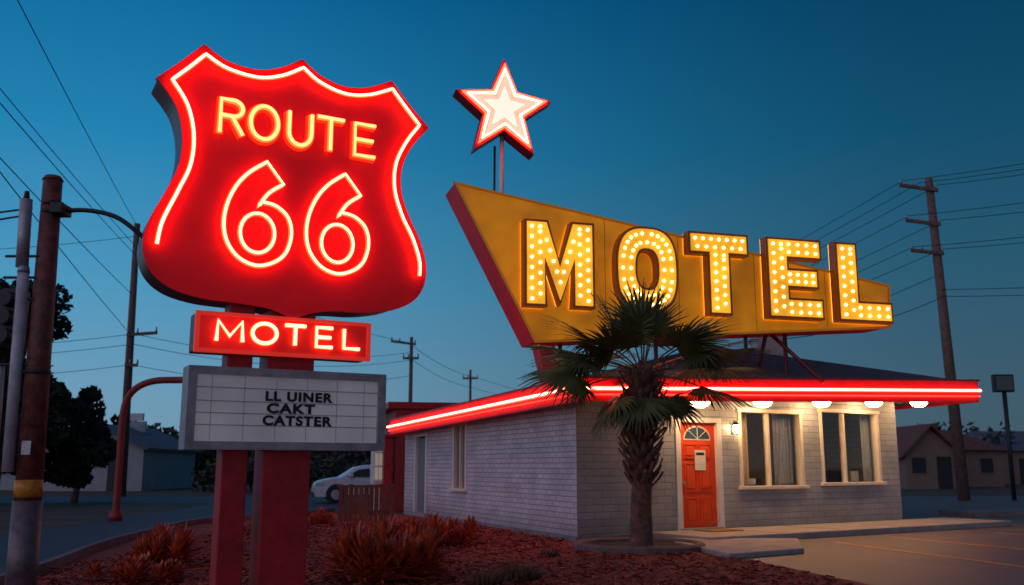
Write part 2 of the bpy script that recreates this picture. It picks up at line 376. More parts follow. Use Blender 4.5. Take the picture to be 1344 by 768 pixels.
# interior
M_int=mat('interior_wall',(.28,.25,.22),.8,var=.1);M_cur=mat('curtain_cloth',(.50,.50,.48),.85,var=.15,vs=20);M_curw=mat('curtain_warm',(.75,.54,.30),.85,var=.15,vs=20)
def quad(nm,fr,a,b,z0,z1,d,m): return mobj(nm,[fr.p(a,z0,d),fr.p(b,z0,d),fr.p(b,z1,d),fr.p(a,z1,d)],[[0,1,2,3]],m,B)
quad('interior_back',FW,1.0,9.6,.1,2.7,-3.2,M_int)
mobj('interior_floor',[FW.p(1.0,.1,-.3),FW.p(9.6,.1,-.3),FW.p(9.6,.1,-3.2),FW.p(1.0,.1,-3.2)],[[0,1,2,3]],mat('interior_floor',(.12,.08,.06),.5),B)
mobj('interior_divider',[FW.p(6.7,.1,-.25),FW.p(6.7,.1,-3.2),FW.p(6.7,2.7,-3.2),FW.p(6.7,2.7,-.25)],[[0,1,2,3]],M_int,B)
def curtain(nm,a,b,z0,z1,d,m,n=40,amp=.035,k=9):
    v=[];f=[]
    for i in range(n+1):
        s=a+(b-a)*i/n;dd=d+amp*math.sin(i/n*k*6.28)+.01*math.sin(i*1.7)
        v+=[FW.p(s,z0,dd),FW.p(s,z1,dd)]
        if i: f.append([2*i-2,2*i,2*i+1,2*i-1])
    mobj(nm,v,f,m,B,smooth=True)
curtain('curtain_1',4.4,4.95,1.0,2.6,-.3,M_curw,k=5);curtain('curtain_2',5.75,6.4,1.0,2.6,-.3,M_cur,k=6)
curtain('curtain_3',7.0,7.3,1.0,2.7,-.3,M_curw,k=4);curtain('curtain_4',8.85,9.2,1.0,2.7,-.3,M_cur,k=4)
fbox('counter',FW,4.5,6.3,.1,1.12,-1.8,-1.2,mat('counter_wood',(.25,.12,.05),.4,var=.3),B,bev=.01)
fbox('chair_back',FW,8.2,8.7,.5,1.3,-.9,-.8,M_dark,B,bev=.03)
fbox('picture_frame',FW,5.2,5.8,1.5,2.0,-3.19,-3.15,mat('picture_frame',(.3,.12,.05),.5,var=.5,vs=9),B,bev=.01)
fbox('sill_box_1',FW,4.7,4.95,1.0,1.2,-.45,-.36,mat('book_orange',(.5,.2,.05)),B);fbox('sill_box_2',FW,8.55,8.8,1.05,1.28,-.45,-.4,M_white,B)
fbox('sill_box_3',FW,5.0,5.2,1.0,1.13,-.42,-.36,M_white,B);fbox('sill_box_4',FW,8.2,8.4,1.05,1.17,-.42,-.38,mat('book_blue',(.1,.2,.3)),B)
for k,(s,d,z) in enumerate(((4.8,-1.3,2.15),(7.35,-1.4,2.1))):
    cyl('interior_lamp_%d'%k,FW.p(s,z,d),FW.p(s,z+.22,d),.16,.10,emis('interior_lamp_shade_%d'%k,(1,.55,.22),12),B)
# door
M_door=mat('door_orange_red',(.85,.085,.012),.38,var=.08,vs=4)
a,b,z0,z1=D
fbox('door_jamb_l',FW,a-.05,a+.09,z0,z1,-.12,.035,M_white,B,bev=.006);fbox('door_jamb_r',FW,b-.09,b+.05,z0,z1,-.12,.035,M_white,B,bev=.006)
fbox('door_head',FW,a-.05,b+.05,z1-.003,z1+.09,-.12,.04,M_white,B,bev=.006)
fbox('door_leaf',FW,a+.09,b-.09,z0+.04,z1-.003,-.09,-.04,M_door,B)
fbox('door_threshold',FW,a,b,z0-.003,z0+.04,-.12,.06,M_steel,B)
dw=(b-a-.18);dl=a+.09;dh=z1-z0
for i in range(2):
    for j,(p0,p1) in enumerate(((.06,.30),(.35,.62),(.66,.80))):
        x0=dl+dw*(.12+.41*i);x1=x0+dw*.34
        y0=z0+dh*p0;y1=z0+dh*p1
        ringprism('door_panel_mould_%d%d'%(i,j),FW,[(x0,y0),(x1,y0),(x1,y1),(x0,y1)],[(x0+.03,y0+.03),(x1-.03,y0+.03),(x1-.03,y1-.03),(x0+.03,y1-.03)],-.045,-.018,M_door,B)
        fbox('door_panel_%d%d'%(i,j),FW,x0+.06,x1-.06,y0+.06,y1-.06,-.045,-.02,M_door,B,bev=.012)
fan=[(dl+dw*.5+math.cos(t)*dw*.34,z0+dh*.845+math.sin(t)*dh*.11) for t in [math.pi*i/14 for i in range(15)]]
prism('door_fanlight_rim',FW,offset(fan,.03),-.04,-.028,M_white,B)
prism('door_fanlight',FW,fan,-.03,-.024,mat('fanlight_glass',(.06,.10,.14),.1),B)
for k in range(1,4):
    t=math.pi*k/4;cxx=dl+dw*.5;czz=z0+dh*.845
    tubes('fan_bar_%d'%k,[[FW.p(cxx,czz,-.02),FW.p(cxx+math.cos(t)*dw*.34,czz+math.sin(t)*dh*.11,-.02)]],.007,M_white,B)
fbox('door_notice',FW,dl+dw*.40,dl+dw*.70,z0+dh*.55,z0+dh*.74,-.012,-.008,mat('notice_paper',(.8,.74,.66),.8,var=.15,vs=30),B)
fbox('door_notice_text',FW,dl+dw*.44,dl+dw*.66,z0+dh*.69,z0+dh*.715,-.0075,-.006,M_dark,B)
cyl('door_knob',FW.p(dl+.07,z0+dh*.43,-.04),FW.p(dl+.07,z0+dh*.43,.03),.03,.035,M_steel,B)
a,b,z0,z1=LD
fbox('side_door_leaf',LW,a+.05,b-.05,z0,z1-.05,-.1,-.05,mat('side_door_grey',(.2,.21,.23),.5,var=.1),B)
fbox('side_door_jl',LW,a-.06,a+.05,z0,z1,-.1,.03,M_white,B);fbox('side_door_jr',LW,b-.05,b+.06,z0,z1,-.1,.03,M_white,B);fbox('side_door_jt',LW,a-.06,b+.06,z1-.003,z1+.07,-.1,.03,M_white,B)
M_bulb=emis('warm_lamp',(1,.62,.28),55)
fbox('lantern_plate',FW,4.12,4.22,2.08,2.26,.001,.03,M_dark,B,bev=.01)
cyl('lantern_glass',FW.p(4.17,2.1,.12),FW.p(4.17,2.26,.12),.05,.065,M_bulb,B)
cyl('lantern_cap',FW.p(4.17,2.262,.12),FW.p(4.17,2.34,.12),.095,.02,M_dark,B)
cyl('lantern_base',FW.p(4.17,2.06,.12),FW.p(4.17,2.098,.12),.02,.06,M_dark,B)
tubes('lantern_arm',[[FW.p(4.17,2.2,.02),FW.p(4.17,2.36,.06),FW.p(4.17,2.34,.12)]],.01,M_dark,B)
M_dome=emis('soffit_lamp_glass',(1,.63,.30),38)
for k,(s,d) in enumerate(((2.78,.5),(4.6,.5),(6.5,.5),(8.35,.5),(10.1,.5))):
    zz=2.66+.035*(s+.6)
    v=[];f=[];n=20
    rings=[(.20,0),(.195,-.06),(.16,-.115),(.09,-.155)]
    cpt=FW.p(s,zz-.0,d)
    for r,dz in rings:
        for i in range(n): v.append((cpt[0]+r*math.cos(6.2832*i/n),cpt[1]+r*math.sin(6.2832*i/n),cpt[2]-.05+dz))
    for q in range(3):
        for i in range(n): f.append([q*n+i,q*n+(i+1)%n,(q+1)*n+(i+1)%n,(q+1)*n+i])
    f.append([3*n+i for i in range(n)])
    mobj('soffit_lamp_%d'%k,v,f,M_dome,B,smooth=True)
    cyl('soffit_lamp_ring_%d'%k,(cpt[0],cpt[1],cpt[2]-.048),(cpt[0],cpt[1],cpt[2]+.06),.215,.215,M_white,B)
wbox('rooftop_vent_box',7.1,8.0,27.0,27.9,3.6,5.15,mat('vent_grey',(.40,.36,.33),.6,var=.2),B,bev=.02)

# walkway
WK=root('entrance_walkway')
def fp(s,d): q=FW.p(s,0,d);return (q[0],q[1])
slab('walk_slab',[fp(1.7,.01),fp(1.7,1.75),fp(11.5,1.75),fp(11.5,.01)],0,.13,M_conc,WK,bev=.02)
slab('walk_apron',[(2.75,18.0),(3.30,14.75),(4.75,15.75),(5.30,17.9)],0,.09,M_conc,WK,bev=.02)
for k,s in enumerate((3.6,5.5,7.4,9.3)): fbox('walk_joint_%d'%k,FW,s,s+.012,.1305,.1325,.02,1.72,M_dark,WK)
fbox('doormat',FW,2.7,3.55,.132,.15,.25,.8,mat('doormat_coir',(.28,.14,.05),.95,var=.4,vs=40,bump=.8,bs=80),None,bev=.005)

# annex
AX=root('rear_annex')
AF=Fr((-3.95,30.0),(1,.25),(.25,-1))
M_axred=mat('annex_red_wall',(.36,.03,.03),.6,var=.2,vs=3,bump=.2)
fbox('annex_body',AF,0.25,2.6,0,3.2,-3,0,M_axred,AX,bev=.02)
fbox('annex_parapet',AF,.0,2.7,3.2,3.42,-3.1,.1,M_redpaint,AX,bev=.02)
fbox('annex_post',AF,-.10,.20,0,2.3,-.3,0.05,M_redpaint,AX,bev=.02)
fbox('annex_post_cap',AF,-.16,.24,2.3,2.38,-.36,.12,M_redpaint,AX,bev=.01)
fbox('annex_wing',AF,-.36,.0,0,2.6,-1.4,-.5,M_white,AX)
fbox('annex_window_frame',AF,-.33,-.06,.9,2.3,-.499,-.46,M_white,AX)
M_pane=mat('annex_pane',(.15,.2,.25),.1,emi=(.9,.75,.55),es=.22)
for i in range(2):
    for j in range(3):
        fbox('annex_pane_%d%d'%(i,j),AF,-.31+.125*i,-.21+.125*i,.98+.44*j,1.36+.44*j,-.459,-.45,M_pane,AX)

# ------------------------------------------------------------ shield sign
SF=Fr((-2.2,9),(1,.56),(.4886,-.8725))
S=root('route_shield_sign')
half=[[(-1.32,5.01),(-1.13,5.2),(-.92,5.43)],[(-.92,5.43),(-.70,5.31),(-.40,5.28),(-.15,5.36),(.05,5.49)],[(.05,5.49),(.24,5.36),(.5,5.29),(.76,5.33),(1.03,5.46)],[(1.03,5.46),(1.22,5.25),(1.46,5.02)],
 [(1.46,5.02),(1.27,4.78),(1.16,4.52),(1.16,4.25),(1.25,4.0),(1.38,3.75),(1.455,3.5),(1.44,3.28),(1.33,3.11),(1.12,3.0),(.8,2.94),(.5,2.93),(.28,2.90),(.06,2.82)],
 [(.06,2.82),(-.16,2.90),(-.45,2.93),(-.8,2.95),(-1.08,3.02),(-1.26,3.16),(-1.34,3.38),(-1.30,3.62),(-1.17,3.92),(-1.07,4.2),(-1.06,4.5),(-1.14,4.78),(-1.32,5.01)]]
shp=smoothsegs(half,6)[:-1]
M_sside=mat('shield_return_metal',(.17,.05,.06),.35,.4,var=.3,vs=3)
body=prism('shield_box',SF,shp,-.42,0,M_shield,S,M_sside)
ringprism('shield_rim',SF,offset(shp,.012),offset(shp,-.022),-.05,.018,M_shield,S,M_red_side)
nl=smoothsegs([[(-1.235,3.40),(-1.2,3.62),(-1.08,3.93),(-.985,4.2),(-.975,4.5),(-1.05,4.78),(-1.2,5.0)],[(-1.2,5.0),(-1.05,5.16),(-.91,5.32)],[(-.91,5.32),(-.70,5.22),(-.40,5.19),(-.16,5.26),(.05,5.39)],[(.05,5.39),(.23,5.27),(.5,5.2),(.76,5.24),(1.02,5.36)],[(1.02,5.36),(1.17,5.19),(1.34,5.01)],[(1.34,5.01),(1.19,4.79),(1.08,4.53),(1.075,4.25),(1.165,3.98),(1.29,3.75),(1.37,3.52),(1.375,3.36)]],6)
def neon(nm,lines,par,rh=.019,rc=.0105,d=.06,mc=None,mh=None,fr=SF):
    def cv_(l,dd):
        if isinstance(l,tuple): return ('c',[fr.p(a,z,dd) for a,z in l[1]])
        return [fr.p(a,z,dd) for a,z in l]
    tubes(nm+'_glass',[cv_(l,d) for l in lines],rh,mh or M_halo,par)  # outer red tube imitates the glow round the core
    tubes(nm+'_core',[cv_(l,d+rh*.9) for l in lines],rc,mc or M_core,par)
neon('outline_neon',[nl],S,.021,.012,mc=M_corew)
for k in range(4,len(nl),9): cyl('standoff_%d'%k,SF.p(*nl[k],0.0),SF.p(*nl[k],.05),.012,.010,M_steel,S,8)
def ell(cx,cz,rx,rz,n=32,p=2.0):
    return [(cx+rx*math.copysign(abs(math.cos(t))**(2/p),math.cos(t)),cz+rz*math.copysign(abs(math.sin(t))**(2/p),math.sin(t))) for t in [6.28318*i/n for i in range(n)]]
def arc(cx,cz,rx,rz,t0,t1,n=12): return [(cx+rx*math.cos(math.radians(t0+(t1-t0)*i/n)),cz+rz*math.sin(math.radians(t0+(t1-t0)*i/n))) for i in range(n+1)]
def letter(ch,x0,x1,z0,z1):
    w_=x1-x0;h_=z1-z0
    if ch=='M': return [[(x0,z0),(x0+.04*w_,z1),(x0+w_*.5,z0+.25*h_),(x1-.04*w_,z1),(x1,z0)]]
    if ch=='O': return [('c',ell((x0+x1)/2,(z0+z1)/2,w_/2,h_/2))]
    if ch=='U': return [[(x0,z1),(x0,z0+.42*h_)]+arc((x0+x1)/2,z0+.38*h_,w_/2,.38*h_,180,360)[1:-1]+[(x1,z0+.42*h_),(x1,z1)]]
    if ch=='T': return [[(x0,z1),(x1,z1)],[((x0+x1)/2,z1),((x0+x1)/2,z0)]]
    if ch=='E': return [[(x1,z1),(x0,z1),(x0,z0),(x1,z0)],[(x0,(z0+z1)/2),(x1-.1*w_,(z0+z1)/2)]]
    if ch=='L': return [[(x0,z1),(x0,z0),(x1,z0)]]
    if ch=='R': return [[(x0,z0),(x0,z1),(x0+.55*w_,z1)]+arc(x0+.55*w_,z0+.76*h_,.4*w_,.24*h_,90,-90)[1:]+[(x0,z0+.52*h_)],[(x0+.5*w_,z0+.52*h_),(x1,z0)]]
rt=[]
for ch,a,b in (('R',-.74,-.52),('O',-.45,-.18),('U',-.07,.16),('T',.22,.50),('E',.62,.84)):
    rt+=letter(ch,a,b,4.56,4.90)
tubes('route_letter_backing',[('c',[SF.p(a,z,.012) for a,z in l[1]]) if isinstance(l,tuple) else [SF.p(a,z,.012) for a,z in l] for l in rt],.046,mat('letter_backing_red',(.7,.02,.01),.5,emi=(1,.03,.006),es=1.0),S)
neon('route_text',rt,S,.029,.018,d=.055,mc=emis('neon_yellow',(1,.44,.14),2.4),mh=emis('neon_orange',(1,.055,.010),5.5))
def six(dx,cx,cz):
    o=catmull([(-.10+dx,4.13),(-.24+dx,4.02),(-.335+dx,3.87)],5)+catmull([(-.30+dx,3.925),(-.16+dx,3.90),(-.04+dx,3.80),(0+dx,3.64),(-.04+dx,3.46),(-.14+dx,3.35),(-.31+dx,3.29),(-.48+dx,3.34),(-.60+dx,3.47),(-.65+dx,3.64),(-.635+dx,3.84),(-.56+dx,4.04),(-.44+dx,4.2),(-.27+dx,4.335)],6)
    return [('c',o),('c',ell(cx,cz,.165,.195))]
M_halo6=emis('neon_halo_red_digit',(1,.045,.014),6)
neon('digit_six_left',six(0,-.33,3.61),S,.024,.013,mh=M_halo6)
neon('digit_six_right',six(.80,.47,3.60),S,.024,.013,mh=M_halo6)
fbox('motel_box',SF,-.84,.85,2.445,2.81,-.26,.04,mat('motel_box_red',(.62,.02,.015),.4,emi=(1,.010,.008),es=.24,var=.1),S,bev=.015,mside=M_red_side)
ringprism('motel_box_rim',SF,[(-.85,2.435),(.86,2.435),(.86,2.82),(-.85,2.82)],[(-.81,2.47),(.82,2.47),(.82,2.785),(-.81,2.785)],.02,.058,mat('motel_box_rim_red',(.6,.03,.02),.4,emi=(1,.05,.03),es=.4),S)
ml=[]
for ch,a,b in (('M',-.66,-.42),('O',-.33,-.10),('T',-.02,.18),('E',.29,.45),('L',.57,.73)): ml+=letter(ch,a,b,2.545,2.735)
neon('motel_text',ml,S,.022,.0155,d=.07,mc=emis('neon_warm_white',(1,.62,.32),2.8),mh=emis('neon_orange2',(1,.10,.022),4.5))
fbox('post_left',SF,-.52,-.28,0,3.1,-.30,-.06,M_redpaint,S,bev=.012)
fbox('post_right',SF,-.14,.32,0,3.1,-.38,-.05,M_redpaint,S,bev=.012)
fbox('post_left_base',SF,-.60,-.20,0,.06,-.38,.02,M_dark,S);fbox('post_right_base',SF,-.22,.40,0,.06,-.46,.03,M_dark,S)
M_panel=mat('marquee_panel',(.50,.47,.50),.35,emi=(.85,.8,.9),es=.08,var=.12,vs=2)
fbox('marquee_box',SF,-.85,1.01,1.58,2.28,-.22,0.0,M_steel,S,bev=.01)
ringprism('marquee_frame',SF,[(-.88,1.55),(1.04,1.55),(1.04,2.31),(-.88,2.31)],[(-.80,1.625),(.96,1.625),(.96,2.235),(-.80,2.235)],-.24,.05,mat('marquee_frame_alu',(.40,.34,.35),.4,.3,var=.3,vs=6),S)
fbox('marquee_panel',SF,-.80,.96,1.625,2.235,.002,.012,M_panel,S)
tubes('marquee_rails',[[SF.p(-.80,z,.022),SF.p(.96,z,.022)] for z in (1.775,1.885,1.995,2.12)],.004,mat('rail_alu',(.4,.4,.42),.35,.3),S)
tubes('marquee_joints',[[SF.p(s,1.63,.013),SF.p(s,2.23,.013)] for s in (-.66,-.36,-.06,.24,.54,.82)],.003,M_steel,S)
for k,(tx,s,z,wd) in enumerate((('LL UINER',-.17,2.012,.66),('CAKT',-.15,1.898,.47),('CATSTER',-.185,1.784,.68))):
    c=bpy.data.curves.new('marquee_line_%d'%k,'FONT');c.body=tx;c.size=.122;c.space_character=1.14;c.extrude=.002;c.offset=.0060;c.materials.append(M_black)
    o=bpy.data.objects.new('marquee_line_%d'%k,c);COL.objects.link(o)
    bpy.context.view_layer.update()
    sx=wd/max(o.dimensions.x,.01)
    p=SF.p(s,z,.032);ux,uy=SF.u;nx,ny=SF.n
    o.matrix_world=Matrix(((ux*sx,0,nx,p[0]),(uy*sx,0,ny,p[1]),(0,1,0,p[2]),(0,0,0,1)))
    o.parent=S

# ------------------------------------------------------------ big motel sign
G=root('motel_letter_sign')
GF=Fr((0,18.84),(1,.289),(.2776,-.9607))
M_och=mat('ochre_panel',(.74,.27,.012),.5,emi=(1,.33,.006),es=.27,var=.18,vs=1.2)  # emission stands in for bulb light falling on the board
M_sred=mat('sign_edge_red',(.48,.025,.045),.5,emi=(1,.02,.04),es=.05,var=.2,vs=3)
big=[(-1.22,7.12),(.49,3.89),(9.05,4.54),(9.1,5.52)]
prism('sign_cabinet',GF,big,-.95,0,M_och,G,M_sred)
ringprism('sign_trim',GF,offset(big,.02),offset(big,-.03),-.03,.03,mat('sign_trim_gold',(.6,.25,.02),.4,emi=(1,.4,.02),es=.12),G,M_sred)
M_seam=mat('seam_dark',(.35,.13,.01),.6)
for k,s in enumerate((2.05,3.75,5.6,7.4)):
    zb=3.89+(s-.49)*(4.54-3.89)/8.56;zt_=7.12-(s+1.22)*(7.12-5.52)/10.32
    fbox('panel_seam_%d'%k,GF,s-.005,s+.005,zb+.04,zt_-.04,.0,.004,M_seam,G)
M_ltr=mat('letter_return_bronze',(.20,.055,.012),.4,emi=(1,.22,.015),es=.05,var=.2)  # faint emission imitates letter light spilling along the returns
M_lface=mat('letter_face_yellow',(.62,.30,.02),.4,emi=(1,.44,.025),es=.85,var=.1)
M_lb=emis('sign_bulb',(1,.72,.28),10)
# glowing plates added behind the letters to wash the board with light
M_wash=emis('letter_wash_added',(1,.45,.06),3.0)
t=.40;z0=4.64;H=1.71
def poly_at(pts,x): return [(x+a,z0+b) for a,b in pts]
bul=[]
def row(x,a,b,off=0,sp=.19,ph=0):
    a=Vector(a);b=Vector(b);l=(b-a).length;tt=(b-a)/l;nn=Vector((-tt.y,tt.x))
    n=max(1,int(l/sp));
    for i in range(n+1):
        q=a+tt*(l*(i+ (ph if i<n else 0))/n)+nn*off
        bul.append((x+q.x,z0+q.y))
def put(nm,pts,x):
    P=poly_at(pts,x)
    prism(nm+'_return',GF,offset(P,.055),.03,.27,M_ltr,G)
    prism(nm+'_wash',GF,offset(P,.045),.004,.028,M_wash,G)
    prism(nm+'_face',GF,P,.27,.285,M_lface,G)
Wm=1.42
put('letter_M',[(0,0),(0,H),(.42,H),(Wm/2,H*.45),(Wm-.42,H),(Wm,H),(Wm,0),(Wm-.38,0),(Wm-.38,H*.58),(Wm/2,.05*H),(.38,H*.58),(.38,0)],.24)
for xx in (.10,.28,Wm-.28,Wm-.10): row(.24,(xx,.1),(xx,H-.1),ph=.5 if xx in(.28,Wm-.28) else 0)
row(.24,(.42,H*.78),(Wm/2,H*.27));row(.24,(Wm-.42,H*.78),(Wm/2,H*.27))
oc=(2.24+.66,z0+H/2)
oo=ell(oc[0],oc[1],.66,H/2+.02,48,2.8);oi=ell(oc[0],oc[1],.66-.38,H/2-.40,48,2.6)
oR=[(oc[0]+(a-oc[0])*1.08,oc[1]+(b-oc[1])*1.06) for a,b in oo];iR=[(oc[0]+(a-oc[0])*.82,oc[1]+(b-oc[1])*.88) for a,b in oi]
ringprism('letter_O_return',GF,oR,iR,.03,.27,M_ltr,G)
ringprism('letter_O_wash',GF,oo,oi,.004,.028,M_wash,G)
ringprism('letter_O_face',GF,oo,oi,.27,.285,M_lface,G)
for rx,rz,n in ((.56,H/2-.09,26),(.38,H/2-.28,20)):
    bul+=ell(oc[0],oc[1],rx,rz,n,2.6)
xT=3.93;wT=1.34
put('letter_T',[(0,H),(wT,H),(wT,H-.38),(wT/2+.22,H-.38),(wT/2+.22,0),(wT/2-.22,0),(wT/2-.22,H-.38),(0,H-.38)],xT)
row(xT,(.1,H-.1),(wT-.1,H-.1));row(xT,(.15,H-.28),(wT-.15,H-.28));row(xT,(wT/2-.1,.1),(wT/2-.1,H-.45));row(xT,(wT/2+.1,.1),(wT/2+.1,H-.45),ph=.5)
xE=5.82;wE=1.28
put('letter_E',[(0,0),(0,H),(wE,H),(wE,H-.36),(.44,H-.36),(.44,H/2+.17),(wE-.1,H/2+.17),(wE-.1,H/2-.17),(.44,H/2-.17),(.44,.36),(wE,.36),(wE,0)],xE)
row(xE,(.11,.1),(.11,H-.1));row(xE,(.31,.1),(.31,H-.1),ph=.5)
for zz in (.09,.27,H-.09,H-.27): row(xE,(.5,zz),(wE-.1,zz))
for zz in (H/2-.08,H/2+.08): row(xE,(.5,zz),(wE-.2,zz))
xL=7.58;wL=1.32
put('letter_L',[(0,0),(0,H),(.46,H),(.46,.37),(wL,.37),(wL,0)],xL)
row(xL,(.12,.1),(.12,H-.1));row(xL,(.33,.1),(.33,H-.1),ph=.5)
for zz in (.09,.27): row(xL,(.5,zz),(wL-.1,zz))
bm=bmesh.new();bmesh.ops.create_icosphere(bm,subdivisions=1,radius=.034)
bvs=[tuple(v.co) for v in bm.verts];bfs=[[v.index for v in f_.verts] for f_ in bm.faces];bm.free()
v=[];f=[]
for s,z in bul:
    p=GF.p(s,z,.30);b=len(v);v+=[(p[0]+q[0],p[1]+q[1],p[2]+q[2]) for q in bvs];f+=[[b+i for i in ff] for ff in bfs]
mobj('letter_bulbs',v,f,M_lb,G,smooth=True,recalc=False)
M_sup=mat('support_red_steel',(.20,.03,.03),.5,.3,var=.3)
tubes('sign_supports',[[GF.p(1.2,3.3,-.5),GF.p(1.2,4.2,-.5)],[GF.p(3.4,3.4,-.5),GF.p(3.4,4.3,-.5)],[GF.p(5.6,3.4,-.5),GF.p(5.6,4.4,-.5)],[GF.p(6.6,3.2,-.5),GF.p(6.6,4.5,-.5)],[GF.p(6.2,4.45,-.6),GF.p(7.0,3.2,.3)],[GF.p(6.1,4.45,-.4),GF.p(6.0,3.2,-.9)]],.045,M_sup,G)
prism('sign_foot',GF,[(.85,3.0),(1.15,3.0),(.98,3.98),(.62,3.94)],-.7,-.25,M_sred,G)

# ------------------------------------------------------------ star
ST=root('star_sign')
TF=Fr((-.17,19.3),(1,.25),(.25,-1))
base=[(0.0,1.16),(1.08,.26),(.67,-1.0),(-.66,-.98),(-1.07,.33)]
star=[]
for i in range(5):
    a=base[i];b=base[(i+1)%5];star.append((a[0],9.05+a[1]))
    m_=((a[0]+b[0])/2,(a[1]+b[1])/2);l=math.hypot(*m_);k=.50/l
    star.append((m_[0]*k,9.05+m_[1]*k))
def sc_(k): return [((a)*k,9.05+(b-9.05)*k) for a,b in star]
prism('star_box',TF,star,-.42,0,M_shield,ST,M_red_side)
prism('star_face',TF,sc_(.72),.002,.03,mat('star_face_pink',(.8,.3,.25),.5,emi=(1,.24,.18),es=1.0),ST)
prism('star_face_mid',TF,sc_(.58),.03,.045,mat('star_face_mid',(.8,.4,.3),.5,emi=(1,.42,.32),es=1.1),ST)
prism('star_face_inner',TF,sc_(.42),.045,.06,mat('star_face_inner',(.8,.5,.4),.5,emi=(1,.66,.54),es=1.3),ST)
tubes('star_neon',[('c',[TF.p(a,b,.07) for a,b in sc_(.76)])],.030,emis('star_neon_white',(1,.56,.42),7),ST)
tubes('star_neon_red',[('c',[TF.p(a,b,.05) for a,b in sc_(.85)])],.044,emis('star_neon_red',(1,.045,.02),9),ST)
cyl('star_mast',TF.p(.02,5.2,-.3),TF.p(.02,8.75,-.3),.055,.045,M_white,ST)
cyl('star_mast_conduit',TF.p(-.14,5.2,-.38),TF.p(-.12,8.3,-.38),.025,.025,M_dark,ST)

# ------------------------------------------------------------ left utility/signal pole
LP=root('traffic_signal_pole')
cyl('pole_shaft',(-4.29,8.5,1.1),(-4.33,8.5,4.05),.115,.085,M_rust,LP,28)
cyl('pole_lower_sleeve',(-4.28,8.5,0),(-4.29,8.5,1.1),.13,.122,mat('pole_sleeve_grey',(.16,.12,.13),.45,.4,var=.5,vs=7),LP,28)
cyl('pole_cap',(-4.33,8.5,4.05),(-4.33,8.5,4.09),.095,.07,M_rust,LP,28)
for z in (2.22,3.72,3.80): cyl('pole_band_%d'%int(z*100),(-4.31,8.5,z),(-4.31,8.5,z+.035),.135-.01*z,.135-.01*z,M_dark,LP,28)
cyl('sticker_yellow',(-4.293,8.5,1.13),(-4.295,8.5,1.28),.119,.117,mat('yellow_sticker',(.60,.22,.02),.5,var=.5,vs=20),LP,28)
fbox('sticker_white',W,-4.33,-4.25,1.5,1.62,-8.39,-8.383,mat('white_sticker',(.6,.6,.6),.5,var=.4,vs=40),LP)
tubes('mast_arm',[catmull([(-4.24,8.48,3.74),(-4.0,8.5,3.76),(-3.72,8.5,3.70),(-3.5,8.52,3.55),(-3.35,8.6,3.40)],6)],.022,M_dark,LP,res=4)
fbox('arm_clamp',W,-4.27,-4.15,3.70,3.80,-8.56,-8.36,M_dark,LP,bev=.01)
cyl('conduit_grey',(-4.50,8.42,3.2),(-4.52,8.42,3.84),.055,.055,M_steel,LP)
cyl('conduit_grey_cap',(-4.52,8.42,3.84),(-4.52,8.42,3.92),.03,.02,M_dark,LP)
cyl('conduit_white',(-4.44,8.40,1.35),(-4.47,8.40,3.14),.05,.05,mat('conduit_grey_white',(.45,.44,.47),.45,var=.3,vs=5),LP)
cyl('conduit_white_cap',(-4.47,8.40,3.14),(-4.47,8.40,3.2),.055,.045,M_steel,LP)
cyl('conduit_thin',(-4.60,8.45,1.5),(-4.62,8.45,2.3),.035,.035,M_steel,LP)
fbox('signal_head',W,-4.72,-4.54,2.48,3.02,-8.7,-8.5,M_dark,LP,bev=.02)
for k in range(3): cyl('signal_visor_%d'%k,(-4.63,8.5,2.57+.17*k),(-4.63,8.38,2.57+.17*k),.07,.075,M_dark,LP)
tubes('pole_brackets',[[(-4.3,8.42,z),(-4.66,8.42,z)] for z in (2.3,3.1,2.9,3.3)],.013,M_dark,LP)
tubes('pole_side_wires',[catmull([(-9,9.5,3.85),(-6.5,9,3.72),(-4.5,8.5,3.78)],6),catmull([(-9,9.5,3.7),(-6.5,9,3.6),(-4.5,8.5,3.72)],6)],.01,M_wire,LP)

RP=root('street_arch_pole')
rm=mat('arch_red_paint',(.28,.025,.018),.5,var=.3)
tubes('arch_pipe',[catmull([(-10.3,25,0),(-10.3,25,1.5),(-10.3,25,2.8),(-10.1,25,3.35),(-9.6,25,3.62),(-8.8,25,3.66),(-7.6,25,3.66)],6)],.09,rm,RP,res=4)
cyl('arch_base',(-10.3,25,0),(-10.3,25,.25),.17,.15,rm,RP)
cyl('arch_lamp_head',(-7.6,25,3.66),(-7.1,25,3.60),.13,.08,M_dark,RP)

# ------------------------------------------------------------ utility poles and wires
def sag(a,b,s,n=14):
    a=Vector(a);b=Vector(b);return [tuple(a.lerp(b,i/n)-Vector((0,0,s*4*(i/n)*(1-i/n)))) for i in range(n+1)]
def pole(x,y,h,arms,r=.17,lean=0):
    P=root('utility_pole')
    cyl('shaft',(x,y,-.1),(x+lean,y,h),r,r*.65,M_wood,P)
    for k,(z,a,b,za,zb) in enumerate(arms):
        xx=x+lean*z/h
        dx=b-a
        v=[];
        for (q,zz) in ((a,za),(b,zb)):
            for (oy,oz) in ((-.06,-.07),(.06,-.07),(.06,.07),(-.06,.07)): v.append((xx+q,y-.2+oy,z+zz+oz))
        mobj('crossarm_%d'%k,v,[[0,1,2,3],[4,5,6,7],[0,1,5,4],[1,2,6,5],[2,3,7,6],[3,0,4,7]],M_wood,P)
        for j,tq in enumerate((0.03,.35,.97)):
            cyl('insulator_%d%d'%(k,j),(xx+a+dx*tq,y-.2,z+za+(zb-za)*tq+.06),(xx+a+dx*tq,y-.2,z+za+(zb-za)*tq+.28),.05,.035,M_steel,P,8)
    return P
pole(-18.35,45,13.2,[(7.68,-.1,1.35,-.05,.05),(6.16,-.1,.5,0,0)],.22,-.2)
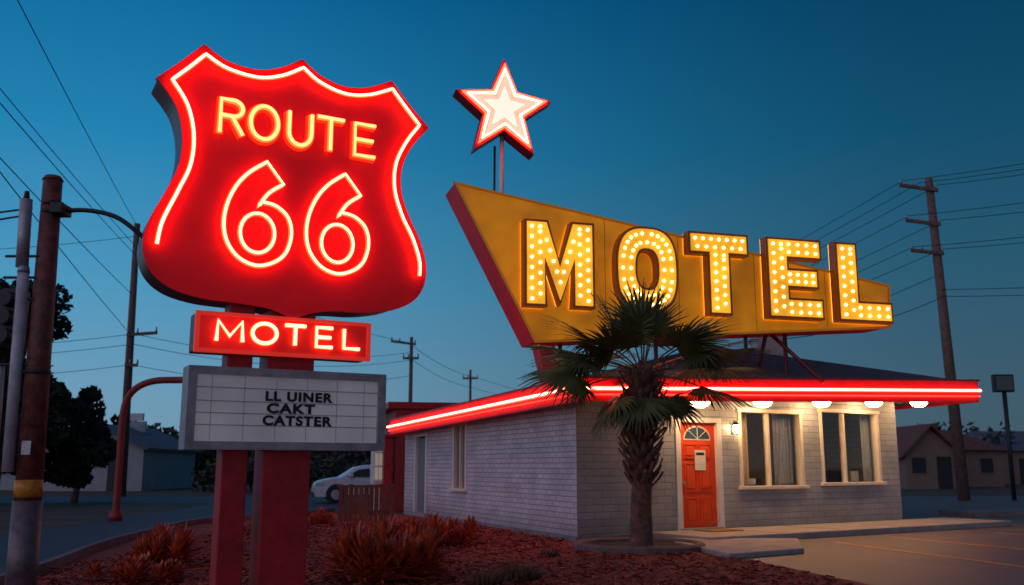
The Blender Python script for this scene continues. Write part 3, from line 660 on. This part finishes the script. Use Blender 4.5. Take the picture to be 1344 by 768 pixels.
pole(-6.48,60,9.6,[(9.2,-1.3,.3,.1,-.1),(8.2,-.5,.5,0,0)],.16)
pole(-3.33,75,9.0,[(8.3,-.6,.6,0,0)],.14)
pole(18.85,40,13.95,[(13.4,-1.4,.25,.2,-.05),(11.85,-1.3,.2,.15,-.05),(10.55,-1.2,.2,.1,-.05)],.25,-.35)
WR=root('overhead_wires')
wl=[]
for (z1,x2,z2) in ((13.0,-11.27,12.0),(11.6,-11.57,9.73),(7.7,-11.4,8.1),(9.6,-11.9,8.9),(12.0,-12.6,11.2)):
    p1=Vector((-18.5,45,z1));p2=Vector((x2,20,z2));p3=p2+(p2-p1)*.9
    wl.append(sag(p1,p3,.25))
for z in (12.6,7.7,7.2,6.2):
    wl.append(sag((-18.3,45,z),(-6.5,60,9.2 if z>8 else z+.9),.7));wl.append(sag((-18.3,45,z),(-45,46,z+.3),.9))
for z in (9.1,8.2): wl.append(sag((-6.5,60,z),(-3.3,75,z-.6),.3));wl.append(sag((-3.3,75,z-.6),(16,120,z),.8))
for k,(dx,z) in enumerate(((-1.35,13.8),(-.6,13.7),(.2,13.6),(-1.2,12.2),(.2,12.0),(-1.1,10.8),(.15,10.7))):
    wl.append(sag((18.6+dx,39.8,z),(3+dx,120,z+.3),1.2,20))
    wl.append(sag((18.6+dx,39.8,z),(38+dx*1.5,22,z+1.2),.9,16))
wl.append(sag((18.6,39.8,8.9),(36,30,8.6),.3));wl.append(sag((18.6,39.8,8.6),(36,30,8.2),.3))
wl.append(sag((18.6,39.8,8.6),(7.0,27.5,5.0),.35));wl.append(sag((18.6,39.8,9.6),(5,90,8.0),1.0))
tubes('wire_runs',wl,.014,M_wire,WR,res=1)

RS=root('roadside_sign')
cyl('sign_post',(20.95,40,0),(20.95,40,4.5),.09,.09,M_dark,RS)
wbox('sign_box',20.5,21.35,39.85,40.15,4.5,5.25,M_dark,RS,bev=.04)
wbox('sign_face',20.58,21.27,39.83,39.85,4.58,5.17,mat('roadside_sign_face',(.10,.14,.12),.4),RS)
LS=root('roadside_sign')
cyl('sign_post',(-23.9,60,0),(-23.9,60,3.5),.07,.07,M_steel,LS);wbox('sign_box',-24.5,-23.2,59.9,60.1,3.5,4.2,mat('small_sign_face',(.25,.33,.34),.5,var=.3,vs=3),LS)
wbox('sign_box_lower',-24.3,-23.4,59.9,60.1,4.24,4.7,M_steel,LS)

# ------------------------------------------------------------ vegetation
M_palm=mat('palm_leaf_green',(.085,.10,.028),.5,var=.65,vs=2)
M_palmd=mat('palm_dead_brown',(.20,.10,.045),.7,var=.5,vs=4)
M_bark=mat('palm_bark',(.17,.07,.05),.9,var=.6,vs=8,bump=.9,bs=30)
PT=root('fan_palm_tree')
px,py=2.19,16.4
v=[];f=[];n=20
zs=[0,.12,.35,.7,1.1,1.5,1.9,2.3,2.7,3.05];rs=[.25,.205,.185,.175,.17,.18,.2,.22,.22,.14]
for k,(z,r) in enumerate(zip(zs,rs)):
    for i in range(n):
        a=6.2832*i/n;rr=r*(1+.07*math.sin(5*a+k*2)+U(-.03,.03));v.append((px+.03*z+rr*math.cos(a),py+rr*math.sin(a),z))
    if k:
        for i in range(n): f.append([(k-1)*n+i,(k-1)*n+(i+1)%n,k*n+(i+1)%n,k*n+i])
mobj('trunk',v,f,M_bark,PT,smooth=True)
v=[];f=[]
k=0;z=1.1
while z<3.0:
    a=k*2.4;k+=1;z+=.0135
    r=.18+.06*min(1,(z-1.1));ca,sa=math.cos(a),math.sin(a);cx_=px+.03*z
    wd=U(.04,.07);ln=U(.14,.26);outw=U(.08,.21)
    b=len(v)
    for (rr,zz,ww) in ((r-.03,z-.05,wd*1.3),(r+outw*.6,z+ln*.4,wd),(r+outw,z+ln,wd*.45)):
        for sgn in (-1,1): v.append((cx_+ca*rr-sa*ww*sgn,py+sa*rr+ca*ww*sgn,zz))
        v.append((cx_+ca*(rr+.03),py+sa*(rr+.03),zz-.01))
    for q in range(2):
        o=b+3*q
        f+=[[o,o+2,o+5,o+3],[o+2,o+1,o+4,o+5],[o+1,o,o+3,o+4]]
    f.append([b+6,b+8,b+7])
mobj('leaf_boots',v,f,M_bark,PT,recalc=False)
def fan_frond(V_,F_,hub,az,el,lp,lf,pet,nl=30,spread=115,droop=.35,roll=0):
    d=Vector((math.cos(el)*math.cos(az),math.cos(el)*math.sin(az),math.sin(el)))
    hub=Vector(hub);pts=[hub]
    cur=hub.copy();dd=d.copy()
    for i in range(5):
        dd=(dd+Vector((0,0,-droop*.10))).normalized();cur=cur+dd*lp/5;pts.append(cur.copy())
    pet.append([tuple(p) for p in pts])
    side=dd.cross(Vector((0,0,1)))
    if side.length<.1: side=Vector((math.sin(az),-math.cos(az),0))
    side.normalize();up=side.cross(dd).normalized()
    side=(side*math.cos(roll)+up*math.sin(roll)).normalized();up=side.cross(dd).normalized()
    for i in range(nl):
        g=math.radians(-spread+2*spread*i/(nl-1)+U(-2,2))
        ld=(dd*math.cos(g)+side*math.sin(g)+up*.12*math.cos(2*g)).normalized()
        ll=lf*(.72+.28*math.cos(g*.8))*U(.85,1.1)
        ls=ld.cross(up).normalized()
        p=cur.copy();b=len(V_);q=ld.copy()
        ws=(.012,.032,.026,.014,.003)
        for j in range(5):
            V_.append(tuple(p+ls*ws[j]+up*.008));V_.append(tuple(p-ls*ws[j]))
            if j: F_.append([b+2*j-2,b+2*j-1,b+2*j+1,b+2*j])
            q=(q+Vector((0,0,-droop*(.03+.10*j*j/4)))+Vector((U(-.03,.03),U(-.03,.03),0))).normalized();p=p+q*ll/4
V1=[];F1=[];V2=[];F2=[];pet=[];petd=[]
hub=(px+.1,py,2.98)
rd=math.radians
for az,el,lp,lf in ((95,84,.85,.85),(200,76,.75,.85),(340,76,.75,.85),(60,66,.8,.9),(150,62,.8,.9),(270,64,.7,.85)):
    fan_frond(V1,F1,hub,rd(az),rd(el),lp,lf,pet,42,120,.3,U(-.3,.3))
for az,el,lp,lf in ((180,30,1.2,1.05),(190,14,1.3,1.0),(168,44,1.05,1.0),(205,22,1.15,.95),(150,24,1.1,1.0),
                    (0,30,1.2,1.05),(-12,16,1.3,1.0),(14,42,1.05,1.0),(-25,26,1.1,1.0),(30,22,1.1,1.0),
                    (225,35,.9,.9),(-50,38,.9,.9),(120,30,1,.9),(60,30,1,.9),(90,10,1,.9),(176,2,1.1,.9),(3,4,1.1,.9)):
    fan_frond(V1,F1,hub,rd(az+U(-5,5)),rd(el),lp,lf,pet,42,U(105,128),U(.55,.95),U(-.6,.6))
for i in range(10):
    az=i*2.39996+1+U(-.2,.2);el=rd(U(-35,-8))
    fan_frond(V1,F1,(px+.08,py,2.9),az,el,U(.5,.75),U(.6,.8),pet,30,U(80,110),U(.9,1.3),U(-.5,.5))
for i in range(18):
    az=i*2.39996+.5;el=rd(U(-75,-45))
    fan_frond(V2,F2,(px+.07,py,2.8),az,el,U(.2,.4),U(.4,.6),petd,20,U(50,80),U(.8,1.2),U(-.5,.5))
mobj('fronds',V1,F1,M_palm,PT,recalc=False);mobj('dead_fronds',V2,F2,M_palmd,PT,recalc=False)
tubes('petioles',pet,.014,M_palm,PT,res=1);tubes('petioles_dead',petd,.012,M_palmd,PT,res=1)
n=48;v=[];f=[]
for r,z in ((1.12,0),(1.12,.10),(1.08,.13),(1.0,.13),(.97,.1),(.97,.02)):
    for i in range(n): v.append((2.17+r*math.cos(6.2832*i/n),16.55+r*math.sin(6.2832*i/n),z))
for q in range(5):
    for i in range(n): f.append([q*n+i,q*n+(i+1)%n,(q+1)*n+(i+1)%n,(q+1)*n+i])
PR=mobj('tree_ring_planter',v,f,mat('planter_concrete',(.17,.11,.095),.8,var=.35,vs=5,bump=.4),None,smooth=False)
mobj('planter_soil',[(2.17+.97*math.cos(6.2832*i/n),16.55+.97*math.sin(6.2832*i/n),.06) for i in range(n)],[list(range(n))],mat('planter_soil',(.05,.03,.02),.95,var=.6,vs=15,bump=1,bs=40),PR)

M_sh=mat('croton_leaf_redlit',(.66,.085,.030),.42,var=.85,vs=6)  # leaf red pushed up to imitate the sign's red light
M_shd=mat('grass_clump_dark',(.13,.07,.03),.7,var=.6,vs=7)
def shrub(x,y,r,h,n,m,name='cordyline_shrub_redlit',wd=.05,heads=7):
    V_=[];F_=[]
    cs=[(0,0,1)]+[(r*.62*math.cos(i*2.4)*U(.6,1.1),r*.62*math.sin(i*2.4)*U(.6,1.1),U(.6,.95)) for i in range(heads-1)]
    per=n//len(cs)
    for (hx,hy,hs) in cs:
        for i in range(per):
            fr_=i/per
            zb=h*hs*(.10+.42*fr_)
            az=i*2.4+U(-.3,.3);el=math.radians(8+72*fr_+U(-10,10));ll=h*hs*U(.42,.62)*(1.05-.35*fr_)
            d=Vector((math.cos(el)*math.cos(az),math.cos(el)*math.sin(az),math.sin(el)))
            s=d.cross(Vector((0,0,1)));s=s.normalized() if s.length>.05 else Vector((1,0,0))
            p=Vector((x+hx+.03*math.cos(az),y+hy+.03*math.sin(az),zb));b=len(V_);w_=wd*U(.7,1.25)*(.5+.6*hs)
            for j,ww in enumerate((.35,.9,1.0,.6,.04)):
                V_.append(tuple(p+s*w_*ww*.6));V_.append(tuple(p-Vector((0,0,.3*w_*ww))));V_.append(tuple(p-s*w_*ww*.6))
                if j:
                    o=b+3*j
                    F_+=[[o-3,o-2,o+1,o],[o-2,o-1,o+2,o+1]]
                d=(d+Vector((0,0,-.12*j*.6))).normalized();p=p+d*ll/4
                if p.z<.02:p.z=.02
    return mobj(name,V_,F_,m,None,recalc=False)
shrub(-1.60,12.0,.92,.95,900,M_sh,heads=15)
shrub(-1.40,17.2,.95,.70,640,M_sh,heads=12)
shrub(-2.3,18.6,.5,.5,300,M_sh,heads=6)
shrub(-5.0,13.8,.66,.72,520,M_sh,heads=9)
shrub(-4.55,11.85,.75,.42,480,M_sh,heads=11)
shrub(-4.6,23.1,.4,.5,200,M_sh,heads=4)
def tuft(x,y,r,h,n,m,name,wd=.010):
    V_=[];F_=[]
    for i in range(n):
        az=U(0,6.283);rr=r*.4*math.sqrt(R());el=math.radians(U(35,88));ll=U(.6,1.1)*h
        d=Vector((math.cos(el)*math.cos(az),math.cos(el)*math.sin(az),math.sin(el)))
        s=d.cross(Vector((0,0,1)));s=s.normalized() if s.length>.05 else Vector((1,0,0))
        p=Vector((x+rr*math.cos(az),y+rr*math.sin(az),0.01));b=len(V_)
        for j,ww in enumerate((1,.8,.5,.05)):
            V_.append(tuple(p+s*wd*ww));V_.append(tuple(p-s*wd*ww))
            if j:F_.append([b+2*j-2,b+2*j-1,b+2*j+1,b+2*j])
            d=(d+Vector((0,0,-.15*j))).normalized();p=p+d*ll/3
    return mobj(name,V_,F_,m,None,recalc=False)
tuft(-4.75,18.3,.4,.25,120,M_shd,'grass_clump');tuft(.1,12.0,.6,.24,260,M_shd,'grass_clump');tuft(-.3,11.4,.5,.22,200,M_shd,'grass_clump');tuft(-3.6,15.5,.4,.22,140,M_shd,'grass_clump')
tuft(.6,15.2,.4,.15,90,M_shd,'grass_clump');tuft(-1.9,21.5,.5,.3,120,M_shd,'grass_clump')

M_leaf=mat('tree_leaf_dark',(.022,.032,.018),.7,var=.7,vs=1.2)
def cloud(V_,F_,c,r,n,ls):
    for i in range(n):
        while True:
            q=Vector((U(-1,1),U(-1,1),U(-1,1)))
            if .25<q.length<1: break
        p=Vector(c)+Vector((q.x*r[0],q.y*r[1],q.z*r[2]))
        a=Vector((U(-1,1),U(-1,1),U(-1,1))).normalized();b=a.orthogonal().normalized();s=ls*U(.5,1.3)
        k=len(V_);V_+=[tuple(p+a*s),tuple(p+b*s*.55),tuple(p-a*s),tuple(p-b*s*.55)];F_.append([k,k+1,k+2,k+3])
def tree(x,y,h,cr,z0,n=7000,ls=.13,nm='leafy_tree',clumps=26):
    T=root(nm);V_=[];F_=[];limbs=[]
    cyl('trunk',(x,y,0),(x+.2,y,z0+.5),.028*h,.018*h,M_wood,T)
    for i in range(clumps):
        a=U(0,6.283);rr=cr*math.sqrt(R())*.8;zz=U(z0,h-.6);sh=1-.55*abs((zz-z0)/(h-z0)-.4)
        c=(x+rr*sh*math.cos(a),y+rr*sh*math.sin(a),zz);q=U(.5,1.0)*cr*.36
        cloud(V_,F_,c,(q*1.1,q*1.1,q*.8),n//clumps,ls)
        limbs.append([(x+.15,y,z0*.7+U(0,.6)),((x+c[0])/2,(y+c[1])/2,(z0+zz)/2),c])
    tubes('limbs',limbs,.045,M_wood,T,res=1)
    mobj('crown',V_,F_,M_leaf,T,recalc=False)
tree(-18.5,34,8.2,2.7,1.6,16000,.16,clumps=44)
tree(-21.5,36,8.6,3.2,1.5,10000,.17,clumps=34)
tree(-16.9,37,4.9,1.9,.8,8000,.14)
V_=[];F_=[]
for i in range(330):
    x=U(-75,-2) if i%3 else U(20,110);y=U(75,110);h=U(2.5,5.2)
    if -15<x<-2: h*=.8
    for k in range(3): cloud(V_,F_,(x+U(-2,2),y+U(-1,1),h*U(.35,.8)),(U(1.5,3),1.5,h*.35),60,.45)
mobj('distant_treeline',V_,F_,M_leaf,None,recalc=False)
V_=[];F_=[]
for i in range(40):
    x=U(-17,-6.8);cloud(V_,F_,(x,U(52,56),U(.5,1.3)),(1.2,1,U(.6,1.3)),130,.16)
mobj('roadside_hedge',V_,F_,mat('hedge_leaf',(.05,.05,.022),.7,var=.6,vs=1.5),None,recalc=False)

# ------------------------------------------------------------ houses
def house(x0,x1,y0,y1,ze,zr,mw,mr,gable_front=True,nm='gabled_house'):
    H_=root(nm);xm=(x0+x1)/2;ym=(y0+y1)/2
    if gable_front:
        prism('walls',W,[(x0,0),(x1,0),(x1,ze),(xm,zr-.1),(x0,ze)],-y1,-y0,mw,H_)
        for sgn,xe in ((1,x0-.4),(-1,x1+.4)):
            sl=(zr-ze)/(xm-x0);zz=ze-.4*sl
            v=[(xe,y0-.5,zz),(xm,y0-.5,zr),(xm,y1+.5,zr),(xe,y1+.5,zz)];v+=[(a,b,c+.15) for a,b,c in v]
            mobj('roof_slope_%s'%('a' if sgn>0 else 'b'),v,[[0,1,2,3],[4,5,6,7],[0,1,5,4],[1,2,6,5],[2,3,7,6],[3,0,4,7]],mr,H_)
    else:
        wbox('walls',x0,x1,y0,y1,0,ze,mw,H_)
        e=.5;v=[(x0-e,y0-e,ze),(x1+e,y0-e,ze),(x1+e,y1+e,ze),(x0-e,y1+e,ze),(x0+1.5,ym,zr),(x1-1.5,ym,zr)]
        mobj('roof',v,[[0,1,5,4],[1,2,5],[2,3,4,5],[3,0,4],[0,1,2,3]],mr,H_)
    nwin=max(2,int((x1-x0)/2.2))
    for k in range(nwin):
        s=x0+(x1-x0)*(k+.5)/nwin
        if k==1:
            wbox('door',s-.45,s+.45,y0-.06,y0-.01,0,min(2.0,ze-.15),M_dark,H_)
        else:
            wbox('window_frame_%d'%k,s-.5,s+.5,y0-.05,y0-.01,.9,min(2,ze-.2),mw,H_)
            wbox('window_pane_%d'%k,s-.43,s+.43,y0-.07,y0-.055,.97,min(1.93,ze-.27),M_dark,H_)
M_hw=mat('house_siding',(.34,.36,.38),.7,var=.12,vs=2);M_ht=mat('house_tan',(.22,.15,.11),.7,var=.15,vs=2)
M_hr=mat('house_roof_grey',(.11,.12,.14),.8,var=.3,vs=2);M_hb=mat('house_roof_brown',(.17,.06,.04),.8,var=.3,vs=2)
house(-27.5,-21.3,55,64,2.45,3.75,M_hw,M_hr)
house(-36,-29,57,66,2.6,4.2,M_hw,M_hr)
house(24.8,28.0,60,68,2.3,3.9,M_ht,M_hb)
house(27.2,34,66,74,2.5,4.0,M_ht,M_hb,False)
house(37,46,75,84,2.6,4.3,M_ht,M_hr,False)
house(20,24.2,72,80,2.5,4.1,M_ht,M_hb,False)

# wooden fence
FE=root('wooden_fence')
FF=Fr((-4.45,24.6),(1,.12),(.12,-1))
mw_=mat('fence_wood_brown',(.15,.05,.03),.8,var=.4,vs=5,bump=.4)
for i in range(11):
    fbox('picket_%d'%i,FF,.13*i,.13*i+.11,0.03,.93+U(-.02,.02),-.02,.0,mw_,FE)
fbox('rail_top',FF,-.05,1.47,.86,.92,-.08,-.022,mw_,FE);fbox('rail_low',FF,-.05,1.47,.2,.28,-.06,-.022,mw_,FE)
for i in range(8):
    fbox('side_picket_%d'%i,FF,0,.02,.03,.92,-.2-.14*i,-.09-.14*i,mw_,FE)

# ------------------------------------------------------------ parked car
CR=root('parked_car')
CF=Fr((-7.45,36.2),(1,.28),(.27,-.96))
M_car=mat('car_paint_white',(.66,.68,.72),.25,.1,var=.05);M_cg=mat('car_glass',(.02,.025,.03),.08)
prof=smoothsegs([[(0,.28),(-.03,.5),(.03,.72),(.18,.84),(.55,.93),(.95,.98)],[(.95,.98),(1.3,1.2),(1.6,1.36),(2.1,1.45),(2.8,1.45),(3.4,1.38),(3.8,1.2),(4.0,1.0)],[(4.0,1.0),(4.12,.8),(4.12,.5),(4.05,.28)]],4)
def carbody():
    v=[];f=[]
    n=len(prof)
    lay=[(-1.70,.0),(-1.62,1),(-.08,1),(0,.0)]
    for (d,full) in lay:
        for (a,z) in prof:
            zz=z if full else (.98+(z-.98)*.86 if z>.98 else z)
            dd=d
            if z>.98:
                k=(z-.98)/.47*.16
                dd=d+(k if d<-.8 else -k)
            v.append(CF.p(a,zz-(0 if full else .02),dd))
    for q in range(3):
        for i in range(n-1): f.append([q*n+i,q*n+i+1,(q+1)*n+i+1,(q+1)*n+i])
    f.append(list(range(n)));f.append([3*n+i for i in range(n)])
    for q in range(3): f.append([q*n,(q+1)*n,(q+1)*n+n-1,q*n+n-1])
    mobj('body',v,f,M_car,CR)
carbody()
def sw(pts,nm):
    v=[CF.p(a,z,.006-((z-.98)/.47*.16 if z>.98 else 0)) for a,z in pts]
    mobj(nm,v,[list(range(len(v)))],M_cg,CR)
sw([(1.18,1.0),(1.62,1.27),(2.05,1.32),(2.05,1.0)],'side_glass_front');sw([(2.13,1.0),(2.13,1.32),(2.8,1.32),(3.0,1.0)],'side_glass_rear');sw([(3.08,1.0),(2.9,1.31),(3.3,1.26),(3.65,1.02)],'quarter_glass')
mobj('windscreen',[CF.p(1.02,1.02,-.2),CF.p(1.55,1.37,-.27),CF.p(1.55,1.37,-1.43),CF.p(1.02,1.02,-1.5)],[[0,1,2,3]],M_cg,CR)
for k,a in enumerate((.8,3.25)):
    p=CF.p(a,.33,-.12);q=CF.p(a,.33,.015);cyl('tyre_%d'%k,p,q,.33,.33,M_black,CR,28)
    cyl('rim_%d'%k,q,CF.p(a,.33,.03),.2,.17,M_steel,CR,16)
    cyl('arch_%d'%k,CF.p(a,.35,-.1),CF.p(a,.35,.006),.39,.39,M_dark,CR,28)
    p=CF.p(a,.33,-1.72);q=CF.p(a,.33,-1.55);cyl('tyre_far_%d'%k,p,q,.33,.33,M_black,CR,20)
fbox('headlamp',CF,.0,.35,.66,.78,-.1,.012,mat('headlamp_glass',(.5,.5,.5),.1),CR,bev=.02)
fbox('side_sill',CF,1.2,2.9,.25,.33,-.05,.012,M_dark,CR);fbox('mirror',CF,1.25,1.42,1.0,1.12,.0,.14,M_car,CR,bev=.03)
fbox('bumper',CF,-.06,.05,.26,.45,-1.55,-.1,M_dark,CR,bev=.03);fbox('tail_lamp',CF,3.9,4.1,.85,1.0,-.1,.012,mat('tail_lamp_red',(.3,.01,.01),.3),CR)
for k,s in enumerate((2.09,3.02)): fbox('door_gap_%d'%k,CF,s,s+.012,.35,1.0,0,.004,M_dark,CR)

for (x,y,z) in ((-16.3,54,2.6),(-15.0,55,2.7),(-30,90,4)):
    SL=root('street_lamp');cyl('post',(x,y,0),(x,y,z),.05,.04,M_dark,SL)
    cyl('lamp_head',(x,y,z+.003),(x,y,z+.2),.12,.14,emis('street_lamp_glow',(1,.5,.2),5),SL,12)
